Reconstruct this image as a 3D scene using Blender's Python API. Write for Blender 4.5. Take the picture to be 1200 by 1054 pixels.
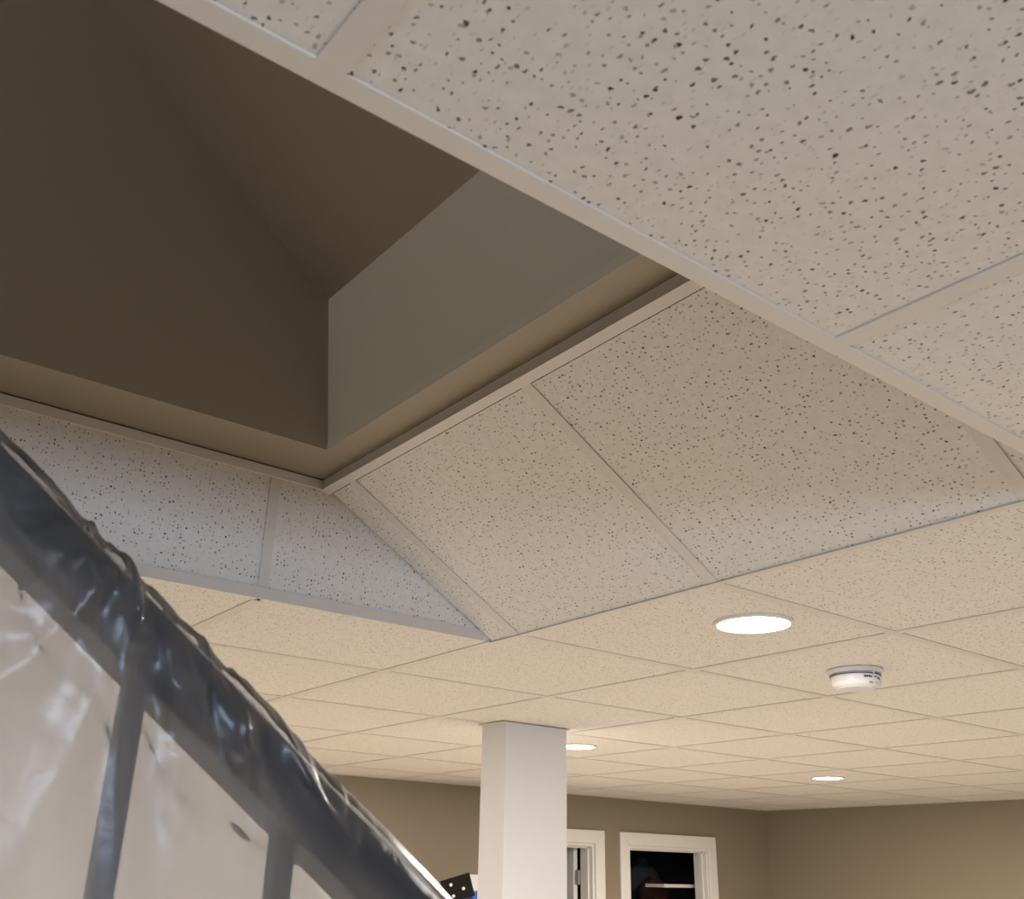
import bpy, bmesh, math, random
from mathutils import Vector, Matrix, noise

for o in list(bpy.data.objects):
    bpy.data.objects.remove(o)
scene = bpy.context.scene
COL = scene.collection
H = 2.36            # height of the suspended ceiling above the floor
G = 0.61            # ceiling grid pitch

# ------------------------------------------------------------------ camera
F_PX = 1153.67
YAW, PITCH, ROLL = math.radians(52.203), math.radians(23.502), math.radians(1.191)
cam_d = bpy.data.cameras.new('camera')
cam = bpy.data.objects.new('camera', cam_d)
COL.objects.link(cam)
cam_d.sensor_fit = 'HORIZONTAL'
cam_d.sensor_width = 36.0
cam_d.lens = F_PX / 1200.0 * 36.0
cam_d.clip_start = 0.02
fw = Vector((math.cos(YAW) * math.cos(PITCH), math.sin(YAW) * math.cos(PITCH), math.sin(PITCH)))
rt = Vector((math.sin(YAW), -math.cos(YAW), 0))
up = rt.cross(fw)
rt2 = math.cos(ROLL) * rt + math.sin(ROLL) * up
up2 = -math.sin(ROLL) * rt + math.cos(ROLL) * up
mw = Matrix((rt2, up2, -fw)).transposed().to_4x4()
mw.translation = Vector((-1.4418, -1.8232, H - 0.52685))
cam.matrix_world = mw
cam_d.dof.use_dof = True
cam_d.dof.focus_distance = 2.2
cam_d.dof.aperture_fstop = 14.0
scene.camera = cam

# ------------------------------------------------------------------ world, exposure, large lights
w = bpy.data.worlds.new('world')
scene.world = w
w.use_nodes = True
w.node_tree.nodes['Background'].inputs['Color'].default_value = (0.5, 0.6, 0.8, 1)
w.node_tree.nodes['Background'].inputs['Strength'].default_value = 0.02
vs = scene.view_settings
vs.view_transform = 'Standard'
vs.look = 'None'
vs.gamma = 1.0
vs.use_curve_mapping = False
vs.exposure = 0.0
scene.cycles.transparent_max_bounces = 32

LAMP_W = 50.0                       # each recessed lamp
LAMP_COL = (1.0, 0.925, 0.85)
COOL = (0.54, 0.71, 1.0)
LWX = -4.4                         # end wall of the upstairs landing

def area_light(name, loc, direction, sx, sy, power, color, shape='RECTANGLE', spread=math.pi):
    d = bpy.data.lights.new(name, 'AREA')
    d.shape = shape
    d.size = sx
    if shape in ('RECTANGLE', 'ELLIPSE'):
        d.size_y = sy
    d.energy = power
    d.color = color
    d.spread = spread
    o = bpy.data.objects.new(name, d)
    COL.objects.link(o)
    o.location = loc
    o.rotation_euler = Vector(direction).to_track_quat('-Z', 'Y').to_euler()
    return o

# daylight: high basement window in the wall behind the camera, and the window at the head of the stairs
area_light('daylight_basement_window', (-2.45, -4.24, H - 0.40), (0.1, 1, 0.0), 2.0, 0.34, 66.0, COOL)
area_light('daylight_landing_window', (LWX + 0.05, -0.62, H + 2.95), (1, 0, -0.64), 0.85, 0.4, 118.0, (0.84, 0.91, 1.0))

# ------------------------------------------------------------------ helpers
class MB:
    def __init__(self):
        self.v = []
        self.f = []
    def box(self, x0, x1, y0, y1, z0, z1):
        b = len(self.v)
        self.v += [(x, y, z) for z in (z0, z1) for y in (y0, y1) for x in (x0, x1)]
        self.f += [tuple(b + i for i in q) for q in ((0, 2, 3, 1), (4, 5, 7, 6), (0, 1, 5, 4), (2, 6, 7, 3), (0, 4, 6, 2), (1, 3, 7, 5))]
        return self
    def prism(self, pts, axis, a0, a1):
        """extrude the polygon pts (2D) along axis 'x','y' or 'z'"""
        b = len(self.v)
        n = len(pts)
        for a in (a0, a1):
            for p, q in pts:
                self.v.append({'x': (a, p, q), 'y': (p, a, q), 'z': (p, q, a)}[axis])
        self.f.append(tuple(b + i for i in range(n)))
        self.f.append(tuple(b + n + i for i in reversed(range(n))))
        for i in range(n):
            j = (i + 1) % n
            self.f.append((b + i, b + n + i, b + n + j, b + j))
        return self
    def lathe(self, prof, seg=40, cx=0, cy=0):
        b = len(self.v)
        n = len(prof)
        for s in range(seg):
            a = 2 * math.pi * s / seg
            for r, z in prof:
                self.v.append((cx + r * math.cos(a), cy + r * math.sin(a), z))
        for s in range(seg):
            t = (s + 1) % seg
            for i in range(n - 1):
                self.f.append((b + s * n + i, b + t * n + i, b + t * n + i + 1, b + s * n + i + 1))
        return self
    def mesh(self, name):
        m = bpy.data.meshes.new(name)
        m.from_pydata(self.v, [], self.f)
        bm = bmesh.new()
        bm.from_mesh(m)
        bmesh.ops.remove_doubles(bm, verts=bm.verts, dist=1e-6)
        bmesh.ops.recalc_face_normals(bm, faces=bm.faces)
        bm.to_mesh(m)
        bm.free()
        return m
    def build(self, name, mat, parent=None, loc=(0, 0, 0), rot=(0, 0, 0), bevel=0, smooth=False):
        return link(name, self.mesh(name), mat, parent, loc, rot, bevel, smooth)

def link(name, mesh, mat, parent=None, loc=(0, 0, 0), rot=(0, 0, 0), bevel=0, smooth=False):
    if mat and not mesh.materials:
        mesh.materials.append(mat)
    o = bpy.data.objects.new(name, mesh)
    COL.objects.link(o)
    o.location = loc
    o.rotation_euler = rot
    o.parent = parent
    if bevel:
        md = o.modifiers.new('bevel', 'BEVEL')
        md.width = bevel
        md.segments = 3
        md.limit_method = 'ANGLE'
    if smooth:
        for p in mesh.polygons:
            p.use_smooth = True
    return o

def tag(o, label, cat, group=None):
    o['label'] = label
    o['category'] = cat
    if group:
        o['group'] = group
    return o

def struct(o, label=None):
    o['kind'] = 'structure'
    if label:
        o['label'] = label
    return o

def empty(name, loc=(0, 0, 0), rot=(0, 0, 0)):
    o = bpy.data.objects.new(name, None)
    COL.objects.link(o)
    o.location = loc
    o.rotation_euler = rot
    o.empty_display_size = 0.1
    return o

def srgb(r, g, b):
    f = lambda c: (c / 255 / 12.92) if c / 255 <= 0.04045 else ((c / 255 + 0.055) / 1.055) ** 2.4
    return (f(r), f(g), f(b), 1)

# ------------------------------------------------------------------ materials
def nt(name):
    m = bpy.data.materials.new(name)
    m.use_nodes = True
    n = m.node_tree.nodes
    return m, n, m.node_tree.links, n['Principled BSDF']

def plain(name, col, rough=0.6, metal=0.0, var=0.06, scale=12.0, bump=0.0, bscale=200.0, spec=0.5):
    m, n, l, p = nt(name)
    p.inputs['Roughness'].default_value = rough
    p.inputs['Metallic'].default_value = metal
    p.inputs['Specular IOR Level'].default_value = spec
    tc = n.new('ShaderNodeTexCoord')
    no = n.new('ShaderNodeTexNoise')
    no.inputs['Scale'].default_value = scale
    no.inputs['Detail'].default_value = 3
    l.new(tc.outputs['Object'], no.inputs['Vector'])
    r = n.new('ShaderNodeMapRange')
    r.inputs['To Min'].default_value = 1 - var
    r.inputs['To Max'].default_value = 1 + var
    l.new(no.outputs['Fac'], r.inputs['Value'])
    h = n.new('ShaderNodeHueSaturation')
    h.inputs['Color'].default_value = col
    l.new(r.outputs['Result'], h.inputs['Value'])
    l.new(h.outputs['Color'], p.inputs['Base Color'])
    if bump:
        nb = n.new('ShaderNodeTexNoise')
        nb.inputs['Scale'].default_value = bscale
        nb.inputs['Detail'].default_value = 4
        l.new(tc.outputs['Object'], nb.inputs['Vector'])
        b = n.new('ShaderNodeBump')
        b.inputs['Strength'].default_value = bump
        b.inputs['Distance'].default_value = 0.002
        l.new(nb.outputs['Fac'], b.inputs['Height'])
        l.new(b.outputs['Normal'], p.inputs['Normal'])
    return m

def tile_material():
    """mineral-fibre lay-in tile: off-white, scattered pinholes of mixed size and short fissures"""
    m, n, l, p = nt('mineral_fibre_tile')
    p.inputs['Roughness'].default_value = 0.9
    p.inputs['Specular IOR Level'].default_value = 0.15
    tc = n.new('ShaderNodeTexCoord')
    oi = n.new('ShaderNodeObjectInfo')
    off = n.new('ShaderNodeVectorMath'); off.operation = 'MULTIPLY_ADD'
    mul = n.new('ShaderNodeCombineXYZ')
    l.new(oi.outputs['Random'], mul.inputs[0]); l.new(oi.outputs['Random'], mul.inputs[1])
    l.new(mul.outputs[0], off.inputs[0])
    off.inputs[1].default_value = (13.7, 29.3, 0)
    l.new(tc.outputs['Object'], off.inputs[2])
    def warped(amount, scale):
        ns = n.new('ShaderNodeTexNoise'); ns.inputs['Scale'].default_value = scale
        l.new(off.outputs[0], ns.inputs['Vector'])
        ma = n.new('ShaderNodeVectorMath'); ma.operation = 'MULTIPLY_ADD'
        l.new(ns.outputs['Color'], ma.inputs[0])
        ma.inputs[1].default_value = (amount, amount, 0)
        l.new(off.outputs[0], ma.inputs[2])
        return ma
    def holes(scale, rmin, rmax, keep, squash=(1, 1, 1), warp=0.004):
        wv = warped(warp, 160)
        mp = n.new('ShaderNodeVectorMath'); mp.operation = 'MULTIPLY'
        mp.inputs[1].default_value = squash
        l.new(wv.outputs[0], mp.inputs[0])
        vo = n.new('ShaderNodeTexVoronoi'); vo.voronoi_dimensions = '2D'
        vo.inputs['Scale'].default_value = scale
        l.new(mp.outputs[0], vo.inputs['Vector'])
        sp = n.new('ShaderNodeSeparateColor')
        l.new(vo.outputs['Color'], sp.inputs[0])
        # radius per cell, zero for the cells that are dropped
        rr = n.new('ShaderNodeMapRange')
        rr.inputs['From Min'].default_value = 1 - keep
        rr.inputs['From Max'].default_value = 1
        rr.inputs['To Min'].default_value = rmin
        rr.inputs['To Max'].default_value = rmax
        l.new(sp.outputs[0], rr.inputs['Value'])
        gt = n.new('ShaderNodeMath'); gt.operation = 'GREATER_THAN'; gt.inputs[1].default_value = 1 - keep
        l.new(sp.outputs[0], gt.inputs[0])
        rad = n.new('ShaderNodeMath'); rad.operation = 'MULTIPLY'
        l.new(rr.outputs[0], rad.inputs[0]); l.new(gt.outputs[0], rad.inputs[1])
        # soft edge: 1 in the hole, 0 outside
        dv = n.new('ShaderNodeMath'); dv.operation = 'SUBTRACT'
        l.new(rad.outputs[0], dv.inputs[0]); l.new(vo.outputs['Distance'], dv.inputs[1])
        sm = n.new('ShaderNodeMapRange'); sm.interpolation_type = 'SMOOTHSTEP'
        sm.inputs['From Min'].default_value = -0.02
        sm.inputs['From Max'].default_value = 0.09
        l.new(dv.outputs[0], sm.inputs['Value'])
        mu = n.new('ShaderNodeMath'); mu.operation = 'MULTIPLY'
        l.new(sm.outputs[0], mu.inputs[0]); l.new(gt.outputs[0], mu.inputs[1])
        # depth varies between holes
        dp = n.new('ShaderNodeMapRange'); dp.inputs['To Min'].default_value = 0.35
        l.new(sp.outputs[1], dp.inputs['Value'])
        m2 = n.new('ShaderNodeMath'); m2.operation = 'MULTIPLY'
        l.new(mu.outputs[0], m2.inputs[0]); l.new(dp.outputs[0], m2.inputs[1])
        return m2
    a = holes(118, 0.12, 0.25, 0.50, (1, 0.85, 1), 0.007)
    b = holes(210, 0.10, 0.24, 0.30, (1.0, 0.42, 1), 0.006)
    bs = n.new('ShaderNodeMath'); bs.operation = 'MULTIPLY'; bs.inputs[1].default_value = 0.26
    l.new(b.outputs[0], bs.inputs[0])
    mx = n.new('ShaderNodeMath'); mx.operation = 'MAXIMUM'
    l.new(a.outputs[0], mx.inputs[0]); l.new(bs.outputs[0], mx.inputs[1])
    # mottled body
    nb = n.new('ShaderNodeTexNoise'); nb.inputs['Scale'].default_value = 55; nb.inputs['Detail'].default_value = 5
    l.new(off.outputs[0], nb.inputs['Vector'])
    cr = n.new('ShaderNodeMix'); cr.data_type = 'RGBA'
    cr.inputs['A'].default_value = srgb(217, 210, 199)
    cr.inputs['B'].default_value = srgb(235, 229, 219)
    l.new(nb.outputs['Fac'], cr.inputs['Factor'])
    mc = n.new('ShaderNodeMix'); mc.data_type = 'RGBA'
    mc.inputs['B'].default_value = srgb(66, 60, 52)
    l.new(mx.outputs[0], mc.inputs['Factor']); l.new(cr.outputs['Result'], mc.inputs['A'])
    l.new(mc.outputs['Result'], p.inputs['Base Color'])
    # relief
    nf = n.new('ShaderNodeTexNoise'); nf.inputs['Scale'].default_value = 330; nf.inputs['Detail'].default_value = 4
    l.new(off.outputs[0], nf.inputs['Vector'])
    sb = n.new('ShaderNodeMath'); sb.operation = 'MULTIPLY_ADD'
    sb.inputs[1].default_value = -2.0
    l.new(mx.outputs[0], sb.inputs[0]); l.new(nf.outputs['Fac'], sb.inputs[2])
    bp = n.new('ShaderNodeBump'); bp.inputs['Strength'].default_value = 0.45; bp.inputs['Distance'].default_value = 0.0012
    l.new(sb.outputs[0], bp.inputs['Height']); l.new(bp.outputs['Normal'], p.inputs['Normal'])
    return m

def film_material(name, haze, sheen):
    """thin clear polythene: mostly see-through, a little milky, with a glossy skin"""
    m, n, l, p = nt(name)
    n.remove(p)
    out = n['Material Output']
    tr = n.new('ShaderNodeBsdfTransparent'); tr.inputs['Color'].default_value = (0.97, 0.97, 0.97, 1)
    tl = n.new('ShaderNodeBsdfTranslucent'); tl.inputs['Color'].default_value = (0.92, 0.91, 0.90, 1)
    df = n.new('ShaderNodeBsdfDiffuse'); df.inputs['Color'].default_value = (0.85, 0.86, 0.88, 1)
    gl = n.new('ShaderNodeBsdfGlossy'); gl.inputs['Roughness'].default_value = 0.27
    tc = n.new('ShaderNodeTexCoord')
    ns = n.new('ShaderNodeTexNoise'); ns.inputs['Scale'].default_value = 38; ns.inputs['Detail'].default_value = 3
    ns.inputs['Distortion'].default_value = 1.2
    l.new(tc.outputs['Object'], ns.inputs['Vector'])
    bp = n.new('ShaderNodeBump'); bp.inputs['Strength'].default_value = 0.12; bp.inputs['Distance'].default_value = 0.004
    l.new(ns.outputs['Fac'], bp.inputs['Height'])
    l.new(bp.outputs['Normal'], gl.inputs['Normal'])
    m1 = n.new('ShaderNodeMixShader'); m1.inputs[0].default_value = 0.05
    l.new(tl.outputs[0], m1.inputs[1]); l.new(df.outputs[0], m1.inputs[2])
    m2 = n.new('ShaderNodeMixShader'); m2.inputs[0].default_value = haze
    l.new(tr.outputs[0], m2.inputs[1]); l.new(m1.outputs[0], m2.inputs[2])
    fr = n.new('ShaderNodeFresnel'); fr.inputs['IOR'].default_value = 1.38
    l.new(bp.outputs['Normal'], fr.inputs['Normal'])
    fs = n.new('ShaderNodeMath'); fs.operation = 'MULTIPLY'; fs.inputs[1].default_value = sheen; fs.use_clamp = True
    l.new(fr.outputs[0], fs.inputs[0])
    m3 = n.new('ShaderNodeMixShader')
    l.new(fs.outputs[0], m3.inputs[0]); l.new(m2.outputs[0], m3.inputs[1]); l.new(gl.outputs[0], m3.inputs[2])
    l.new(m3.outputs[0], out.inputs['Surface'])
    return m

def emit(name, col, s):
    m, n, l, p = nt(name)
    p.inputs['Base Color'].default_value = (0.9, 0.9, 0.9, 1)
    p.inputs['Emission Color'].default_value = (*col, 1)
    p.inputs['Emission Strength'].default_value = s
    return m

M = dict(
    tile=tile_material(),
    tee=plain('white_grid_metal', srgb(214, 206, 194), 0.45, var=0.03),
    paint=plain('taupe_wall_paint', srgb(142, 129, 108), 0.55, var=0.03, scale=3, bump=0.12, bscale=260),
    white=plain('white_trim_paint', srgb(232, 227, 218), 0.4, var=0.02, bump=0.05),
    post=plain('white_post_paint', srgb(221, 219, 217), 0.5, var=0.02, bump=0.06),
    carpet=plain('beige_carpet', srgb(206, 199, 189), 0.95, var=0.15, scale=60, bump=0.5, bscale=500),
    deck=plain('dark_joist_deck', srgb(90, 72, 52), 0.9, var=0.2, scale=5),
    black=plain('black_rail_lacquer', srgb(24, 22, 22), 0.4, var=0.1),
    film=film_material('clear_polythene_film', 0.38, 1.05),
    film_folded=film_material('bunched_polythene_film', 0.80, 0.35),
    lamp=emit('lamp_lens', (1.0, 0.93, 0.82), 14.0),
    day=emit('daylit_pane', COOL, 3.0),
    plastic=plain('white_detector_plastic', srgb(232, 228, 226), 0.35, var=0.02),
    slot=plain('dark_slot', srgb(70, 62, 66), 0.6),
    steel=plain('brushed_steel', srgb(150, 146, 140), 0.35, 0.9),
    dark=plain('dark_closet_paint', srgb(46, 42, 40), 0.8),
    case=plain('black_case_plastic', srgb(14, 12, 11), 0.7, spec=0.2),
    blue=plain('blue_plastic', srgb(52, 92, 170), 0.4),
    rust=plain('rust_brown_cloth', srgb(66, 36, 26), 0.9, var=0.25, scale=14, bump=0.4, bscale=80),
    greycloth=plain('grey_cloth', srgb(56, 60, 64), 0.9, var=0.2, scale=14, bump=0.4, bscale=80),
    wood=plain('stair_wood', srgb(96, 70, 48), 0.5, var=0.15),
)

# ------------------------------------------------------------------ room shell
X0, X1, Y0, Y1 = -6 * G, 5.33, -7 * G, 3.5
OX0, OX1, OY0, OY1 = X0, 0.0, -1.318, 0.10      # raised bay over the stairs
T = 0.12
struct(MB().box(X0 - T, X1 + T, Y0 - T, Y1 + 2.2, -0.1, 0).build('floor', M['carpet']))
TOP = H + 0.32
struct(MB().box(X1, X1 + T, Y0 - T, Y1 + T, 0, TOP).build('wall_right', M['paint']))

# back wall with two door openings
D1 = (2.655, 3.465)
D2 = (3.785, 4.605)
DH = H - 0.305
bw = MB()
bw.box(X0 - T, D1[0], Y1, Y1 + T, 0, TOP).box(D1[1], D2[0], Y1, Y1 + T, 0, TOP).box(D2[1], X1, Y1, Y1 + T, 0, TOP)
bw.box(D1[0], D1[1], Y1, Y1 + T, DH, TOP).box(D2[0], D2[1], Y1, Y1 + T, DH, TOP)
struct(bw.build('wall_back', M['paint']))
struct(MB().box(X0 - T, X0, Y0 - T, Y1, 0, TOP - 0.02).build('wall_left', M['paint']))
# wall behind the camera, with a high window opening
WX0, WX1, WZ0, WZ1 = -3.5, -1.4, H - 0.62, H - 0.18
sw = MB()
sw.box(X0, WX0, Y0 - T, Y0, 0, TOP).box(WX1, X1, Y0 - T, Y0, 0, TOP).box(WX0, WX1, Y0 - T, Y0, 0, WZ0).box(WX0, WX1, Y0 - T, Y0, WZ1, TOP)
struct(sw.build('wall_front', M['paint']))
for nm, a, b in (('back_a', X0, D1[0] - 0.09), ('back_b', D1[1] + 0.09, D2[0] - 0.09), ('back_c', D2[1] + 0.09, X1)):
    struct(MB().box(a, b, Y1 - 0.014, Y1, 0, 0.12).build('baseboard_' + nm, M['white']))
struct(MB().box(X1 - 0.014, X1, Y0, Y1 - 0.014, 0, 0.12).build('baseboard_right', M['white']))

win = struct(MB().box(WX0, WX1, Y0 - 0.11, Y0 - 0.10, WZ0, WZ1).build('window_1', M['day']))
fr = MB()
for a in (WX0, (WX0 + WX1) / 2 - 0.025, WX1 - 0.05):
    fr.box(a, a + 0.05, Y0 - 0.098, Y0 - 0.04, WZ0, WZ1)
fr.box(WX0 + 0.05, WX1 - 0.05, Y0 - 0.097, Y0 - 0.045, WZ0, WZ0 + 0.05).box(WX0 + 0.05, WX1 - 0.05, Y0 - 0.097, Y0 - 0.045, WZ1 - 0.05, WZ1)
fr.build('window_frame', M['white'], win)

# dark closets behind the doors
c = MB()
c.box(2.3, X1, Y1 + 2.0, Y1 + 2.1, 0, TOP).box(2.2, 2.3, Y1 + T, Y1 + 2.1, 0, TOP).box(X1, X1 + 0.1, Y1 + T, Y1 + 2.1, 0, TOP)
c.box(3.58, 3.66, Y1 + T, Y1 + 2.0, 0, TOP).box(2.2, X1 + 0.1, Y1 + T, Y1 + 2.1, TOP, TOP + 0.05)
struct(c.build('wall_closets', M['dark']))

# ------------------------------------------------------------------ doors
def casing(parent, a, b):
    wd, th = 0.085, 0.018
    y = Y1 - th
    top = DH + wd
    # mitred boards
    m = MB().prism([(a - wd, 0), (a, 0), (a, DH), (a - wd, top)], 'y', y, Y1)
    m.build('casing', M['white'], parent, bevel=0.004)
    m = MB().prism([(b, 0), (b + wd, 0), (b + wd, top), (b, DH)], 'y', y, Y1)
    m.build('casing', M['white'], parent, bevel=0.004)
    m = MB().prism([(a - wd, top), (a, DH), (b, DH), (b + wd, top)], 'y', y, Y1)
    m.build('casing', M['white'], parent, bevel=0.004)
    j = 0.018
    MB().box(a, a + j, Y1, Y1 + T, 0, DH).build('jamb', M['white'], parent)
    MB().box(b - j, b, Y1, Y1 + T, 0, DH).build('jamb', M['white'], parent)
    MB().box(a + j, b - j, Y1, Y1 + T, DH - j, DH).build('jamb', M['white'], parent)
    s0, s1 = Y1 + 0.035, Y1 + 0.07
    MB().box(a + j, a + j + 0.011, s0, s1, 0, DH - j).build('door_stop', M['white'], parent)
    MB().box(b - j - 0.011, b - j, s0, s1, 0, DH - j).build('door_stop', M['white'], parent)
    MB().box(a + j, b - j, s0, s1, DH - j - 0.011, DH - j).build('door_stop', M['white'], parent)

door1 = struct(empty('door_1', ((D1[0] + D1[1]) / 2, Y1, 0)), 'white door standing open in a white casing beside the post')
door1.location = (0, 0, 0)
casing(door1, *D1)
# open slab, hinged on the right jamb
hx, hy = D1[1] - 0.02, Y1 + T + 0.012
piv = (hx, hy, 0)
slab = MB().box(-0.040, -0.004, 0.012, 0.76, 0.01, DH - 0.025).build('door_leaf', M['white'], door1, piv, (0, 0, math.radians(3)), bevel=0.003)
for z in (0.25, 1.05, H - 0.517):
    hg = MB()
    hg.lathe([(0, -0.045), (0.008, -0.045), (0.008, 0.045), (0, 0.045)], 12, 0.0, 0.0)
    hg.box(-0.03, -0.001, 0.0, 0.003, -0.045, 0.045).box(0.0, 0.018, -0.003, 0.0, -0.045, 0.045)
    hg.build('hinge', M['steel'], door1, (hx - 0.004, hy - 0.004, z))
door2 = struct(empty('door_2'), 'white-cased open doorway into a dark closet')
casing(door2, *D2)

# ------------------------------------------------------------------ suspended ceiling
Z_T = H                      # underside of the grid flanges
FL = 0.024                   # flange width
ceil_o = MB()
ceil_o.box(X0, X1, Y0, OY0 - 0.02, H + 0.27, H + 0.30).box(X0, X1, OY1 + 0.03, Y1, H + 0.27, H + 0.30).box(0.03, X1, OY0 - 0.02, OY1 + 0.03, H + 0.27, H + 0.30)
ceiling = struct(ceil_o.build('ceiling', M['deck']))
full_tile = MB().box(-0.3, 0.3, -0.3, 0.3, 0, 0.016).mesh('ceiling_tile')
full_tile.materials.append(M['tile'])

def rect_tile(x0, x1, y0, y1, parent):
    m = MB().box(-(x1 - x0) / 2, (x1 - x0) / 2, -(y1 - y0) / 2, (y1 - y0) / 2, 0, 0.016)
    return m.build('ceiling_tile', M['tile'], parent, ((x0 + x1) / 2, (y0 + y1) / 2, Z_T + 0.0024))

nx = int(math.ceil((X1 - X0) / G - 1e-6)); ny = int(math.ceil((Y1 - Y0) / G - 1e-6))
for i in range(nx):
    for j in range(ny):
        a0, b0 = X0 + i * G, Y0 + j * G
        a1, b1 = min(a0 + G, X1), min(b0 + G, Y1)
        e = 0.005
        whole = (a1 - a0 > G - 1e-6 and b1 - b0 > G - 1e-6)
        if a1 <= OX1 + 1e-6:
            if b0 > OY0 and b1 < OY1: continue
            if b0 < OY0 < b1: b1 = OY0 + 0.015; whole = False
            elif b0 < OY1 < b1: b0 = OY1 + 0.004; whole = False
            elif b0 >= OY0 and b1 <= OY1: continue
        if whole:
            link('ceiling_tile', full_tile, None, ceiling, ((a0 + a1) / 2, (b0 + b1) / 2, Z_T + 0.0024), (0, 0, 0))
        else:
            rect_tile(a0 + e, a1 - e, b0 + e if b0 != OY1 + 0.004 else b0, b1 - e if b1 != OY0 + 0.015 else b1, ceiling)

def tee_profile():
    # inverted T: flange and stem, in (across, up)
    h = FL / 2
    return [(-h, 0), (h, 0), (h, 0.002), (0.0015, 0.002), (0.0015, 0.03), (-0.0015, 0.03), (-0.0015, 0.002), (-h, 0.002)]

def tee_y(x, y0, y1, parent, name='main_tee'):
    return MB().prism([(x + p, Z_T + q) for p, q in tee_profile()], 'y', y0, y1).build(name, M['tee'], parent)
ct_mesh = {}
def tee_x(x0, x1, y, parent):
    L = round(x1 - x0, 4)
    if L not in ct_mesh:
        ct_mesh[L] = MB().prism(tee_profile(), 'x', -L / 2, L / 2).mesh('cross_tee')
        ct_mesh[L].materials.append(M['tee'])
    return link('cross_tee', ct_mesh[L], None, ceiling, ((x0 + x1) / 2, y, Z_T + 0.0002))

for i in range(1, nx):
    x = X0 + i * G
    if x < -1e-6:
        tee_y(x, Y0, OY0, ceiling); tee_y(x, OY1 + 0.02, Y1, ceiling)
    elif abs(x) < 1e-6:               # edge of the raised bay: the flange stops at the foot of the slope
        tee_y(x, Y0, OY0, ceiling); tee_y(x, OY1, Y1, ceiling)
        MB().prism([(-0.0035, Z_T), (FL / 2, Z_T), (FL / 2, Z_T + 0.002), (-0.0035, Z_T + 0.002)], 'y', OY0, OY1).build('main_tee', M['tee'], ceiling)
    else:
        tee_y(x, Y0, Y1, ceiling)
for i in range(nx):
    xa = X0 + i * G + FL / 2; xb = min(X0 + (i + 1) * G - FL / 2, X1)
    for j in range(1, ny):
        y = Y0 + j * G
        if xb < 0.01 and OY0 - 0.01 < y < OY1 + 0.01: continue
        tee_x(xa, xb, y, ceiling)

# edge angle along the near side of the raised bay
ea = MB().prism([(OY0, H), (OY0 + 0.022, H), (OY0 + 0.022, H + 0.03), (OY0 + 0.019, H + 0.03), (OY0 + 0.019, H + 0.003), (OY0, H + 0.003)], 'x', OX0, -FL / 2)
ea.build('edge_angle', M['tee'], ceiling, bevel=0.0006)
# wall angles round the room
MB().box(X0, X1, Y1 - 0.02, Y1, H, H + 0.002).build('wall_angle', M['tee'], ceiling)
MB().box(X1 - 0.02, X1, Y0, Y1 - 0.02, H, H + 0.002).build('wall_angle', M['tee'], ceiling)

# ------------------------------------------------------------------ sloped tile panel (from the flat ceiling up to the stairwell)
SL_DX, SL_DZ = 0.485, 0.280
SL_A = math.atan2(SL_DZ, SL_DX)
SL_L = math.hypot(SL_DX, SL_DZ)
# local frame: origin at (0,0,H), local +x runs up the slope, local +z out of the room
slope = struct(empty('ceiling_slope', (-0.004, 0, H + 0.001), (0, -SL_A, math.pi)), 'sloped row of speckled ceiling tiles rising to the stairwell')
def sl_tile(y0, y1):                       # y given in world terms (local y is mirrored)
    u0, u1 = -0.004, SL_L - 0.021
    m = MB().box(-(u1 - u0) / 2, (u1 - u0) / 2, -(y1 - y0) / 2, (y1 - y0) / 2, 0, 0.016)
    o = m.build('ceiling_tile', M['tile'], slope, ((u0 + u1) / 2, -(y0 + y1) / 2, 0.0026))
    return o
sl_tile(-G + 0.005, -0.005); sl_tile(-2 * G + 0.005, -G - 0.005)
sl_tile(0.004, OY1 - 0.003); sl_tile(OY0 + 0.02, -2 * G - 0.004)
def sl_tee(y):
    MB().prism([(-y + p, q) for p, q in tee_profile()], 'x', 0.002, SL_L - 0.004).build('cross_tee', M['tee'], slope)
for y in (0.0, -G, -2 * G): sl_tee(y)
# edge angle on the stairwell side: lip and upstand (world aligned, kept under the slope root)
def world_child(mb, name, mat, parent, **k):
    o = mb.build(name, mat, parent, **k)
    bpy.context.view_layer.update()
    o.matrix_parent_inverse = parent.matrix_world.inverted()
    return o
ex = -SL_DX - 0.012
lip = MB().prism([(ex - 0.002, H + 0.274), (ex + 0.017, H + 0.266), (ex + 0.017, H + 0.270), (ex + 0.005, H + 0.278), (ex + 0.005, H + 0.2995), (ex + 0.002, H + 0.2995), (ex + 0.002, H + 0.277)], 'y', OY0 + 0.02, OY1 - 0.001)
world_child(lip, 'edge_angle', M['tee'], slope)

# ------------------------------------------------------------------ vertical tile face on the far side of the raised bay
face = struct(empty('wall_bulkhead', (0, OY1, H)), 'vertical row of speckled ceiling tiles below the stairwell')
FT = 0.297
def vtile(pts):                            # pts in (x, z above the grid), put in a frame whose local xy is the face
    cx = sum(p[0] for p in pts) / len(pts); cz = sum(p[1] for p in pts) / len(pts)
    m = MB().prism([(p[0] - cx, p[1] - cz) for p in pts], 'z', -0.016, 0.0)
    return m.build('ceiling_tile', M['tile'], face, (cx, 0.0, cz), (math.pi / 2, 0, 0))
e = 0.004
sl = SL_DZ / SL_DX
vtile([(-G + e, 0.004), (0.0, 0.004), (0.0, 0.02), (-SL_DX + 0.03, FT - 0.004), (-G + e, FT - 0.006)])
for k in range(1, 6):
    vtile([(-(k + 1) * G + e, 0.004), (-k * G - e, 0.004), (-k * G - e, FT - 0.006), (-(k + 1) * G + e, FT - 0.006)])
for k in range(1, 6):
    MB().box(-k * G - FL / 2, -k * G + FL / 2, -0.0025, -0.0005, 0.025, FT - 0.022).build('cross_tee', M['tee'], face)
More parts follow.
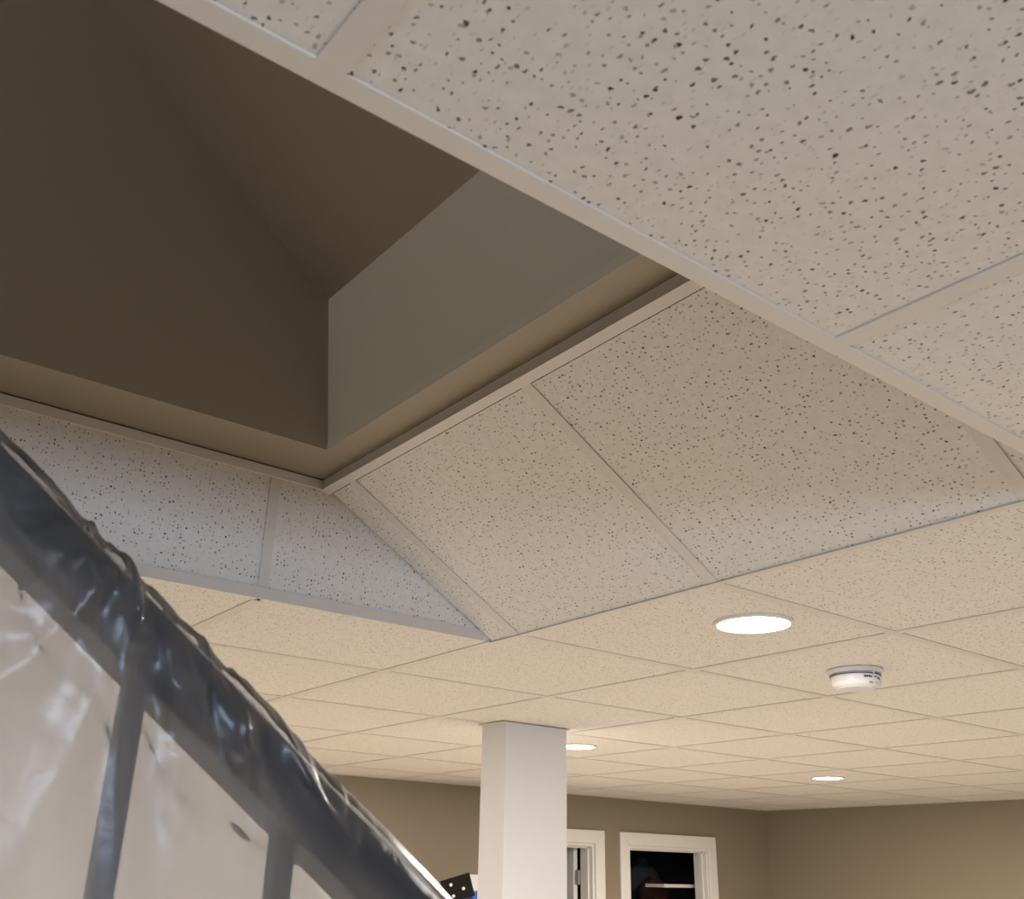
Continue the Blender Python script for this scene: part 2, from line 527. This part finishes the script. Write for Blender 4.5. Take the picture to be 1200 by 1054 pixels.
MB().box(OX0, -0.030, -0.004, -0.0002, 0.0, 0.025).build('edge_angle', M['tee'], face, bevel=0.0008)
MB().box(OX0, -SL_DX - 0.006, -0.004, -0.0002, FT - 0.022, FT).build('edge_angle', M['tee'], face, bevel=0.0008)
# backing boards: bulkhead behind the vertical face and near side
struct(MB().box(OX0, 0.03, OY1 + 0.018, OY1 + 0.03, H + 0.02, H + 0.32).build('wall_bulkhead_backing', M['deck']))
struct(MB().box(OX0, 0.03, OY0 - 0.012, OY0 + 0.012, H + 0.035, H + 0.32).build('wall_bulkhead_near', M['paint']))

# ------------------------------------------------------------------ stairwell shaft above the raised bay
SZ = H + 0.300                      # soffit level
WXE, WYB, WYN = -0.574, -0.062, -1.19
LX = -3.66                          # landing edge
slp = 0.78
def zc(x): return H + 0.660 + slp * (WXE - 0.034 - x)
XT = -3.9                           # where the sloping ceiling meets the upstairs ceiling
soff = MB()
soff.box(OX0, WXE, WYB, OY1 + 0.018, SZ, SZ + 0.02).box(WXE, ex + 0.002, OY0, OY1 + 0.018, SZ, SZ + 0.02).box(OX0, WXE, OY0, WYN, SZ, SZ + 0.02)
struct(soff.build('trim_1', M['paint']), 'painted soffit round the foot of the stairwell')
struct(MB().box(LWX, WXE, WYB, WYB + 0.1, SZ + 0.02, H + 3.4).build('wall_stairwell_back', M['paint']))
TILT = 0.034 / 0.354                # the end wall leans in a little
struct(MB().prism([(WXE, SZ + 0.02), (WXE + 0.1, SZ + 0.02), (WXE + 0.1, H + 1.0), (WXE - TILT * (H + 1.0 - SZ), H + 1.0)], 'y', WYN - 0.1, WYB).build('wall_stairwell_end', M['paint']))
struct(MB().box(LWX, WXE, WYN - 0.1, WYN, SZ + 0.02, H + 3.4).build('wall_stairwell_near', M['paint']))
struct(MB().prism([(WXE, zc(WXE)), (WXE, zc(WXE) + 0.08), (XT, zc(XT) + 0.08), (LWX, zc(XT) + 0.08), (LWX, zc(XT)), (XT, zc(XT))], 'y', WYN, WYB).build('ceiling_stairwell', M['paint']))
struct(MB().box(LWX, LX, WYN, WYB, H + 0.24, H + 0.306).build('floor_landing', M['carpet']))
struct(MB().box(LWX - 0.1, LWX, WYN - 0.1, WYB + 0.1, H + 0.24, H + 3.4).build('wall_landing', M['paint']))
w2 = struct(MB().box(LWX + 0.005, LWX + 0.02, -1.08, -0.17, H + 2.71, H + 3.16).build('window_2', M['day']))
f2 = MB()
fa, fb = LWX + 0.022, LWX + 0.045
f2.box(fa, fb, -1.13, -1.08, H + 2.66, H + 3.21).box(fa, fb, -0.17, -0.12, H + 2.66, H + 3.21)
f2.box(fa, fb, -1.08, -0.17, H + 2.66, H + 2.71).box(fa, fb, -1.08, -0.17, H + 3.16, H + 3.21)
f2.build('window_frame', M['white'], w2)

# ------------------------------------------------------------------ stairs and railing
RY = -1.165                          # rail centre line
RSL = 0.744
def rail_top(x): return H - 0.278 - RSL * (x + 1.353)
RUN = 0.262
stairs = struct(empty('stairs_1', (0, 0, 0)), 'wooden basement stairs under the plastic-wrapped railing')
x_foot = -0.30
zn = lambda x: rail_top(x) - 0.93
n_st = 0
x = x_foot
steps = []
while True:
    z = zn(x)
    if z > H + 0.28: break
    if z > 0.08: steps.append((x, z))
    x -= RUN
for (sx, sz) in steps:
    MB().box(sx - RUN - 0.02, sx, RY - 0.03, -0.14, sz - 0.035, sz).build('tread', M['wood'], stairs, bevel=0.006)
    MB().box(sx - RUN - 0.018, sx - RUN, RY - 0.02, -0.15, sz, min(sz + RSL * RUN - 0.035, H + 0.3)).build('riser', M['white'], stairs)
xs, zs = steps[0][0], steps[0][1]
xe, ze = steps[-1][0] - RUN, steps[-1][1]
for yy in (RY + 0.0, -0.19):
    MB().prism([(xs - 0.02, zs - 0.036), (xs - 0.02, 0), (xs - 0.32, 0), (xe, ze - 0.40), (xe, ze - 0.036 )], 'y', yy, yy + 0.035).build('stringer', M['white'], stairs)

rail = tag(empty('stair_railing', (0, 0, 0)), 'black stair handrail with thin square balusters under clear plastic', 'railing')
xa, xb = -3.0, -0.45
hv, hw = 0.054, 0.056                # rail height measured upright, and width
prof = [(-0.5, 0.15), (-0.42, 0.75), (-0.25, 0.98), (0.25, 0.98), (0.42, 0.75), (0.5, 0.15), (0.36, 0.0), (-0.36, 0.0)]
hr = MB()
b = 0
for xx in (xa, xb):
    for p, q in prof:
        hr.v.append((xx, RY + p * hw, rail_top(xx) - hv + q * hv))
n = len(prof)
hr.f.append(tuple(range(n))); hr.f.append(tuple(reversed(range(n, 2 * n))))
for i in range(n):
    hr.f.append((i, (i + 1) % n, n + (i + 1) % n, n + i))
hr.build('handrail', M['black'], rail, bevel=0.003)
bx = -1.236
k = -15
while True:
    xx = bx + k * 0.115
    k += 1
    if xx < -2.9: continue
    if xx > -0.5: break
    st = [s for s in steps if s[0] - RUN - 0.001 <= xx <= s[0]]
    zb = st[0][1] if st else 0.0
    MB().prism([(xx - 0.0068, zb), (xx + 0.0068, zb), (xx + 0.0068, rail_top(xx + 0.0068) - hv + 0.004), (xx - 0.0068, rail_top(xx - 0.0068) - hv + 0.004)], 'y', RY - 0.0068, RY + 0.0068).build('baluster', M['black'], rail)
nw = MB().box(xb - 0.04, xb + 0.05, RY - 0.045, RY + 0.045, 0.0, rail_top(xb) + 0.03)
nw.box(xb - 0.052, xb + 0.062, RY - 0.057, RY + 0.057, rail_top(xb) + 0.03, rail_top(xb) + 0.055)
nw.build('newel_post', M['black'], rail, bevel=0.004)

# clear sheet thrown over the rail: near skirt, over the top, far skirt
def fold(v):
    return math.exp(-(noise.noise(v) * 4.5) ** 2)
def sheet_mesh(name, d_from, d_to, NX, NV, sides, lift=0.0, seed=0.0):
    """film over the rail; d runs across it, 0 on top of the rail, growing down each skirt"""
    sx0, sx1 = -2.15, -0.62
    gx = -1.255                       # where the sheet is gathered on the rail
    hwid = hw / 2 + 0.003
    vs_, fs_ = [], []
    for i in range(NX + 1):
        x = sx0 + (sx1 - sx0) * i / NX
        zt = rail_top(x) + 0.003
        for j in range(NV + 1):
            t = j / NV
            if sides == 2:
                s = t * 2 - 1
                s = math.copysign(abs(s) ** 1.5, s) * d_to
            else:
                s = -(d_from + (d_to - d_from) * t)
            d = abs(s)
            side = -1 if s > 0 else 1                           # -1: camera side
            drop = max(0.0, d - hwid)
            if d <= hwid:
                y, z = side * d, zt + 0.001 - 0.012 * (d / hwid) ** 3
                amp = 0.3
                ny_, nz_ = 0.0, 1.0
            else:
                hug = math.exp(-((drop / 0.085) ** 2))
                y = side * (hwid + lift - 0.004 * (1 - hug) + (0.012 * (1 - math.exp(-drop * 3)) if side < 0 else 0.006))
                z = zt - 0.012 - drop
                amp = min(1.0, 0.3 + drop / 0.03)
                ny_, nz_ = side, 0.0
            dx = x - gx
            # folds fanning out below the gather
            fan = math.atan2(dx, 0.05 + drop)
            f1 = fold(Vector((fan * 3.6 + seed, drop * 3.0, 3.1 * side)))
            near_g = math.exp(-(dx / 0.17) ** 2)
            # creases that run with the rail
            along = x * 0.8 - (zt - H) * 0.6
            wob = noise.noise(Vector((along * 14, drop * 10, side * 4.0 + seed))) * 0.9
            f2 = fold(Vector((along * 6.0, drop * 26.0 + wob, side * 5.0 + seed)))
            # angular crumple
            q = Vector((x * 9 + wob, z * 9 - wob, side * 2.0 + seed))
            f3 = fold(q) + 0.35 * fold(q * 2.3) if side < 0 else 0.4 * fold(q)
            cr_ = math.exp(-(drop / 0.085) ** 2)
            soft = noise.noise(Vector((x * 7.0, drop * 1.5, side * 8.0 + seed)))
            hgt = ((0.011 if side < 0 else 0.004) * f1 * near_g * math.exp(-drop / 0.14) + 0.006 * f2 * cr_ + 0.008 * f3 * cr_ + 0.004 * soft * (1 - cr_)) * amp
            hgt = max(hgt, -0.004)
            y += ny_ * hgt
            z += nz_ * hgt * 0.9
            if d > hwid and drop < 0.02:
                z += 0.002 * f2
            vs_.append((x, RY + y, z))
    for i in range(NX):
        for j in range(NV):
            a = i * (NV + 1) + j
            fs_.append((a, a + 1, a + NV + 2, a + NV + 1))
    m = bpy.data.meshes.new(name)
    m.from_pydata(vs_, [], fs_)
    m.materials.append(M['film'] if sides == 2 else M['film_folded'])
    for p in m.polygons: p.use_smooth = True
    return m
sheet = tag(empty('plastic_sheet', (0, 0, 0)), 'crumpled clear plastic dust sheet draped over the black stair handrail', 'plastic sheet')
link('drape', sheet_mesh('drape', 0, 0.66, 460, 220, 2), None, sheet)
for kk in range(2):                  # the film is folded back on itself on the far side
    link('folded_layer', sheet_mesh('folded_layer', 0.036, 0.60, 160, 60, 1, 0.014 + 0.014 * kk, 11.3 + 7 * kk), None, sheet)

# ------------------------------------------------------------------ white square post
post = tag(empty('support_post', (0.985, 1.19, 0)), 'white painted square support post reaching the ceiling', 'post')
MB().box(-0.148, 0.148, -0.074, 0.074, 0.0, H - 0.0005).build('shaft', M['post'], post, bevel=0.003)
MB().box(-0.162, 0.162, -0.088, 0.088, 0.0, 0.12).build('base_trim', M['white'], post, bevel=0.003)
MB().box(-0.166, 0.166, -0.077, 0.077, H - 0.003, H - 0.0008).build('top_angle', M['tee'], post)

# ------------------------------------------------------------------ recessed lamps
def downlight(x, y, label, r=0.085, z=H, power=LAMP_W):
    o = tag(empty('recessed_light', (x, y, z)), label, 'ceiling light', 'round recessed ceiling lights')
    MB().lathe([(r - 0.006, -0.002), (r - 0.004, -0.005), (r + 0.001, -0.004), (r + 0.003, 0.0025), (r - 0.006, 0.0015), (r - 0.006, -0.002)], 48).build('trim_ring', M['white'], o, smooth=True)
    MB().lathe([(0.0, -0.0035), (r - 0.02, -0.0035), (r - 0.006, -0.002), (r - 0.006, 0.001), (0, 0.001)], 48).build('lens', M['lamp'], o)
    l = area_light('lamp_glow', (x, y, z - 0.008), (0, 0, -1), r * 1.8, r * 1.8, power, LAMP_COL, 'DISK')
    l.parent = o
    l.matrix_parent_inverse = Matrix.Translation((-x, -y, -z))
    return o
downlight(0.306, -0.456, 'round lit recessed light beside the sloped tile panel')
downlight(1.512, 1.485, 'round lit recessed light just behind the white post')
downlight(3.355, 1.515, 'round lit recessed light nearest the corner of the taupe walls')
for (x, y, where, dim) in ((3.355, -1.525, 'halfway along the plain right wall', 0.85),  # unseen lamp, added for the general light of the room
                           (-0.915, 2.745, 'over the floor beyond the staircase', 1.5)):  # unseen lamp, added to brighten the wall behind the plastic sheet
    downlight(x, y, 'added unseen recessed light ' + where, power=LAMP_W * dim)

# ------------------------------------------------------------------ smoke detector
det = tag(empty('smoke_detector', (0.925, -0.295, H)), 'round white smoke detector with dark printed marks on the ceiling tile', 'smoke detector')
MB().lathe([(0, 0.0015), (0.071, 0.0015), (0.072, -0.004), (0.069, -0.010), (0.06, -0.012), (0, -0.012)], 48).build('mounting_base', M['plastic'], det, smooth=False)
MB().lathe([(0, -0.010), (0.058, -0.010), (0.064, -0.017), (0.064, -0.034), (0.060, -0.043), (0.045, -0.049), (0, -0.050)], 48).build('cover', M['plastic'], det)
MB().lathe([(0.0595, -0.0165), (0.0660, -0.0165), (0.0660, -0.0145), (0.0595, -0.0145)], 48).build('vent_gap', M['slot'], det)
def arc_mark(a0, a1, z0, z1, r=0.0646):
    m = MB()
    k = 6
    for s in range(k):
        t0, t1 = a0 + (a1 - a0) * s / k, a0 + (a1 - a0) * (s + 1) / k
        b = len(m.v)
        for t in (t0, t1):
            for rr in (r - 0.0012, r):
                for z in (z0, z1):
                    m.v.append((rr * math.cos(t), rr * math.sin(t), z))
        m.f += [(b + 2, b + 6, b + 7, b + 3), (b, b + 1, b + 5, b + 4), (b, b + 4, b + 6, b + 2), (b + 1, b + 3, b + 7, b + 5), (b, b + 2, b + 3, b + 1), (b + 4, b + 5, b + 7, b + 6)]
    return m
ca = math.atan2(-1.8232 + 0.295, -1.4418 - 0.925)    # towards the viewer's side of the room
for i, (a, wdt, za, zb) in enumerate(((20, 5, -0.027, -0.0215), (26, 4, -0.027, -0.0215), (31, 5, -0.027, -0.0215), (37, 3, -0.027, -0.0225), (48, 7, -0.0255, -0.0225), (58, 4, -0.0285, -0.0235), (64, 5, -0.030, -0.0235), (33, 2.5, -0.041, -0.038), (38, 2.5, -0.041, -0.038))):
    r = 0.0646 if za > -0.034 else 0.0632
    arc_mark(ca + math.radians(a), ca + math.radians(a + wdt), za, zb, r).build('printed_mark', M['slot'], det)
arc_mark(ca + math.radians(39), ca + math.radians(41), -0.022, -0.006, 0.0735).build('release_tab', M['plastic'], det)

# ------------------------------------------------------------------ things beside the post and in the closet
cab = tag(empty('storage_cabinet', (2.42, 3.20, 0)), 'tall white storage cabinet against the wall behind the post', 'cabinet')
CT = H - 0.672
MB().box(-0.60, 0.60, -0.28, 0.28, 0.06, CT).build('body', M['white'], cab, bevel=0.004)
MB().box(-0.58, 0.58, -0.25, 0.26, 0.0, 0.06).build('plinth', M['dark'], cab)
for s_ in (-1, 1):
    d = MB().box(min(0.003 * s_, 0.595 * s_), max(0.003 * s_, 0.595 * s_), -0.298, -0.28, 0.08, CT - 0.02).build('door', M['white'], cab, bevel=0.003)
    MB().box(0.03 * s_ - 0.006, 0.03 * s_ + 0.006, -0.325, -0.298, 0.75, 0.92).build('handle', M['steel'], d)
tote = tag(empty('storage_tote', (2.285, 3.10, CT)), 'low blue plastic tote beside the black studded case', 'tote')
MB().prism([(-0.17, 0), (0.17, 0), (0.19, 0.058), (-0.19, 0.058)], 'y', -0.08, 0.08).build('bin', M['blue'], tote, bevel=0.004)
MB().box(-0.20, 0.20, -0.09, 0.09, 0.058, 0.072).build('lid', M['blue'], tote, bevel=0.004)
tag(MB().box(-0.14, 0.20, -0.012, 0.012, 0, 0.156).build('white_panel', M['white'], None, (2.355, 3.215, CT), bevel=0.002), 'white panel standing upright behind the blue tote', 'panel')
case = tag(empty('black_case', (1.995, 2.985, CT + 0.026), (0, math.radians(-17), math.radians(-35))), 'black case with round white studs leaning beside the post', 'case')
MB().box(-0.083, 0.083, -0.02, 0.02, 0, 0.122).build('shell', M['case'], case, bevel=0.003)
for px_, pz_ in ((-0.03, 0.088), (0.032, 0.052), (-0.03, 0.03)):
    MB().lathe([(0, 0.004), (0.006, 0.003), (0.0085, 0.0), (0, 0.0)], 16).build('stud', M['white'], case, (px_, -0.02, pz_), (math.radians(90), 0, 0))

# closet contents, seen dimly through the open doorway
rack = tag(empty('closet_rack', (4.72, Y1 + 0.56, 0)), 'grey closet rack carrying cloth bags in the dark closet', 'rack')
for (ax, ay) in ((-0.40, -0.36), (0.50, -0.36), (-0.40, 0.26), (0.50, 0.26)):
    MB().box(ax - 0.013, ax + 0.013, ay - 0.013, ay + 0.013, 0.0, 1.60).build('upright', M['greycloth'], rack)
MB().box(-0.42, 0.52, -0.38, 0.28, 1.60, 1.62).build('board', M['greycloth'], rack)
wsh = tag(empty('wall_shelf', (X1, Y1 + 0.275, H - 0.572)), 'pale bracketed wall shelf in the dark closet', 'shelf')
MB().box(-1.01, -0.001, -0.095, 0.095, 0.0, 0.022).build('board', M['white'], wsh)
MB().prism([(-0.24, -0.001), (-0.001, -0.001), (-0.001, -0.2)], 'y', -0.06, -0.04).build('bracket', M['steel'], wsh)
MB().prism([(-0.24, -0.001), (-0.001, -0.001), (-0.001, -0.2)], 'y', 0.04, 0.06).build('bracket', M['steel'], wsh)
def sack(name, loc, rx, ry, hgt, mat, label, seed):
    g = tag(empty(name, loc), label, 'bag')
    m = MB(); na, nh = 32, 20
    for b_ in range(nh + 1):
        t = b_ / nh
        prof_ = (0.82 + 0.45 * math.sin(t * 2.6)) * (1 - max(0, (t - 0.62) / 0.38) ** 2 * 0.80)
        for a_ in range(na):
            th = 2 * math.pi * a_ / na
            nz = 1 + 0.22 * noise.noise(Vector((math.cos(th) * 1.8 + seed, math.sin(th) * 1.8, t * 3.0)))
            m.v.append((rx * prof_ * nz * math.cos(th), ry * prof_ * nz * math.sin(th), hgt * t))
    for b_ in range(nh):
        for a_ in range(na):
            c_ = (a_ + 1) % na
            m.f.append((b_ * na + a_, b_ * na + c_, (b_ + 1) * na + c_, (b_ + 1) * na + a_))
    m.f.append(tuple(range(na))); m.f.append(tuple(nh * na + k_ for k_ in reversed(range(na))))
    m.build('cloth_body', mat, g, smooth=True)
    MB().lathe([(rx * 0.24, hgt * 0.97), (rx * 0.34, hgt * 0.98), (rx * 0.34, hgt * 1.03), (rx * 0.24, hgt * 1.04), (rx * 0.24, hgt * 0.97)], 20).build('tie', mat, g)
sack('brown_bag', (4.60, Y1 + 0.56, 1.62), 0.105, 0.075, 0.235, M['rust'], 'dim rust-brown cloth bag on the closet rack', 5.0)
sack('grey_bag', (4.66, Y1 + 0.735, 1.62), 0.13, 0.065, 0.36, M['greycloth'], 'dim grey cloth bag behind the rust-brown bag', 2.0)

bpy.context.view_layer.update()
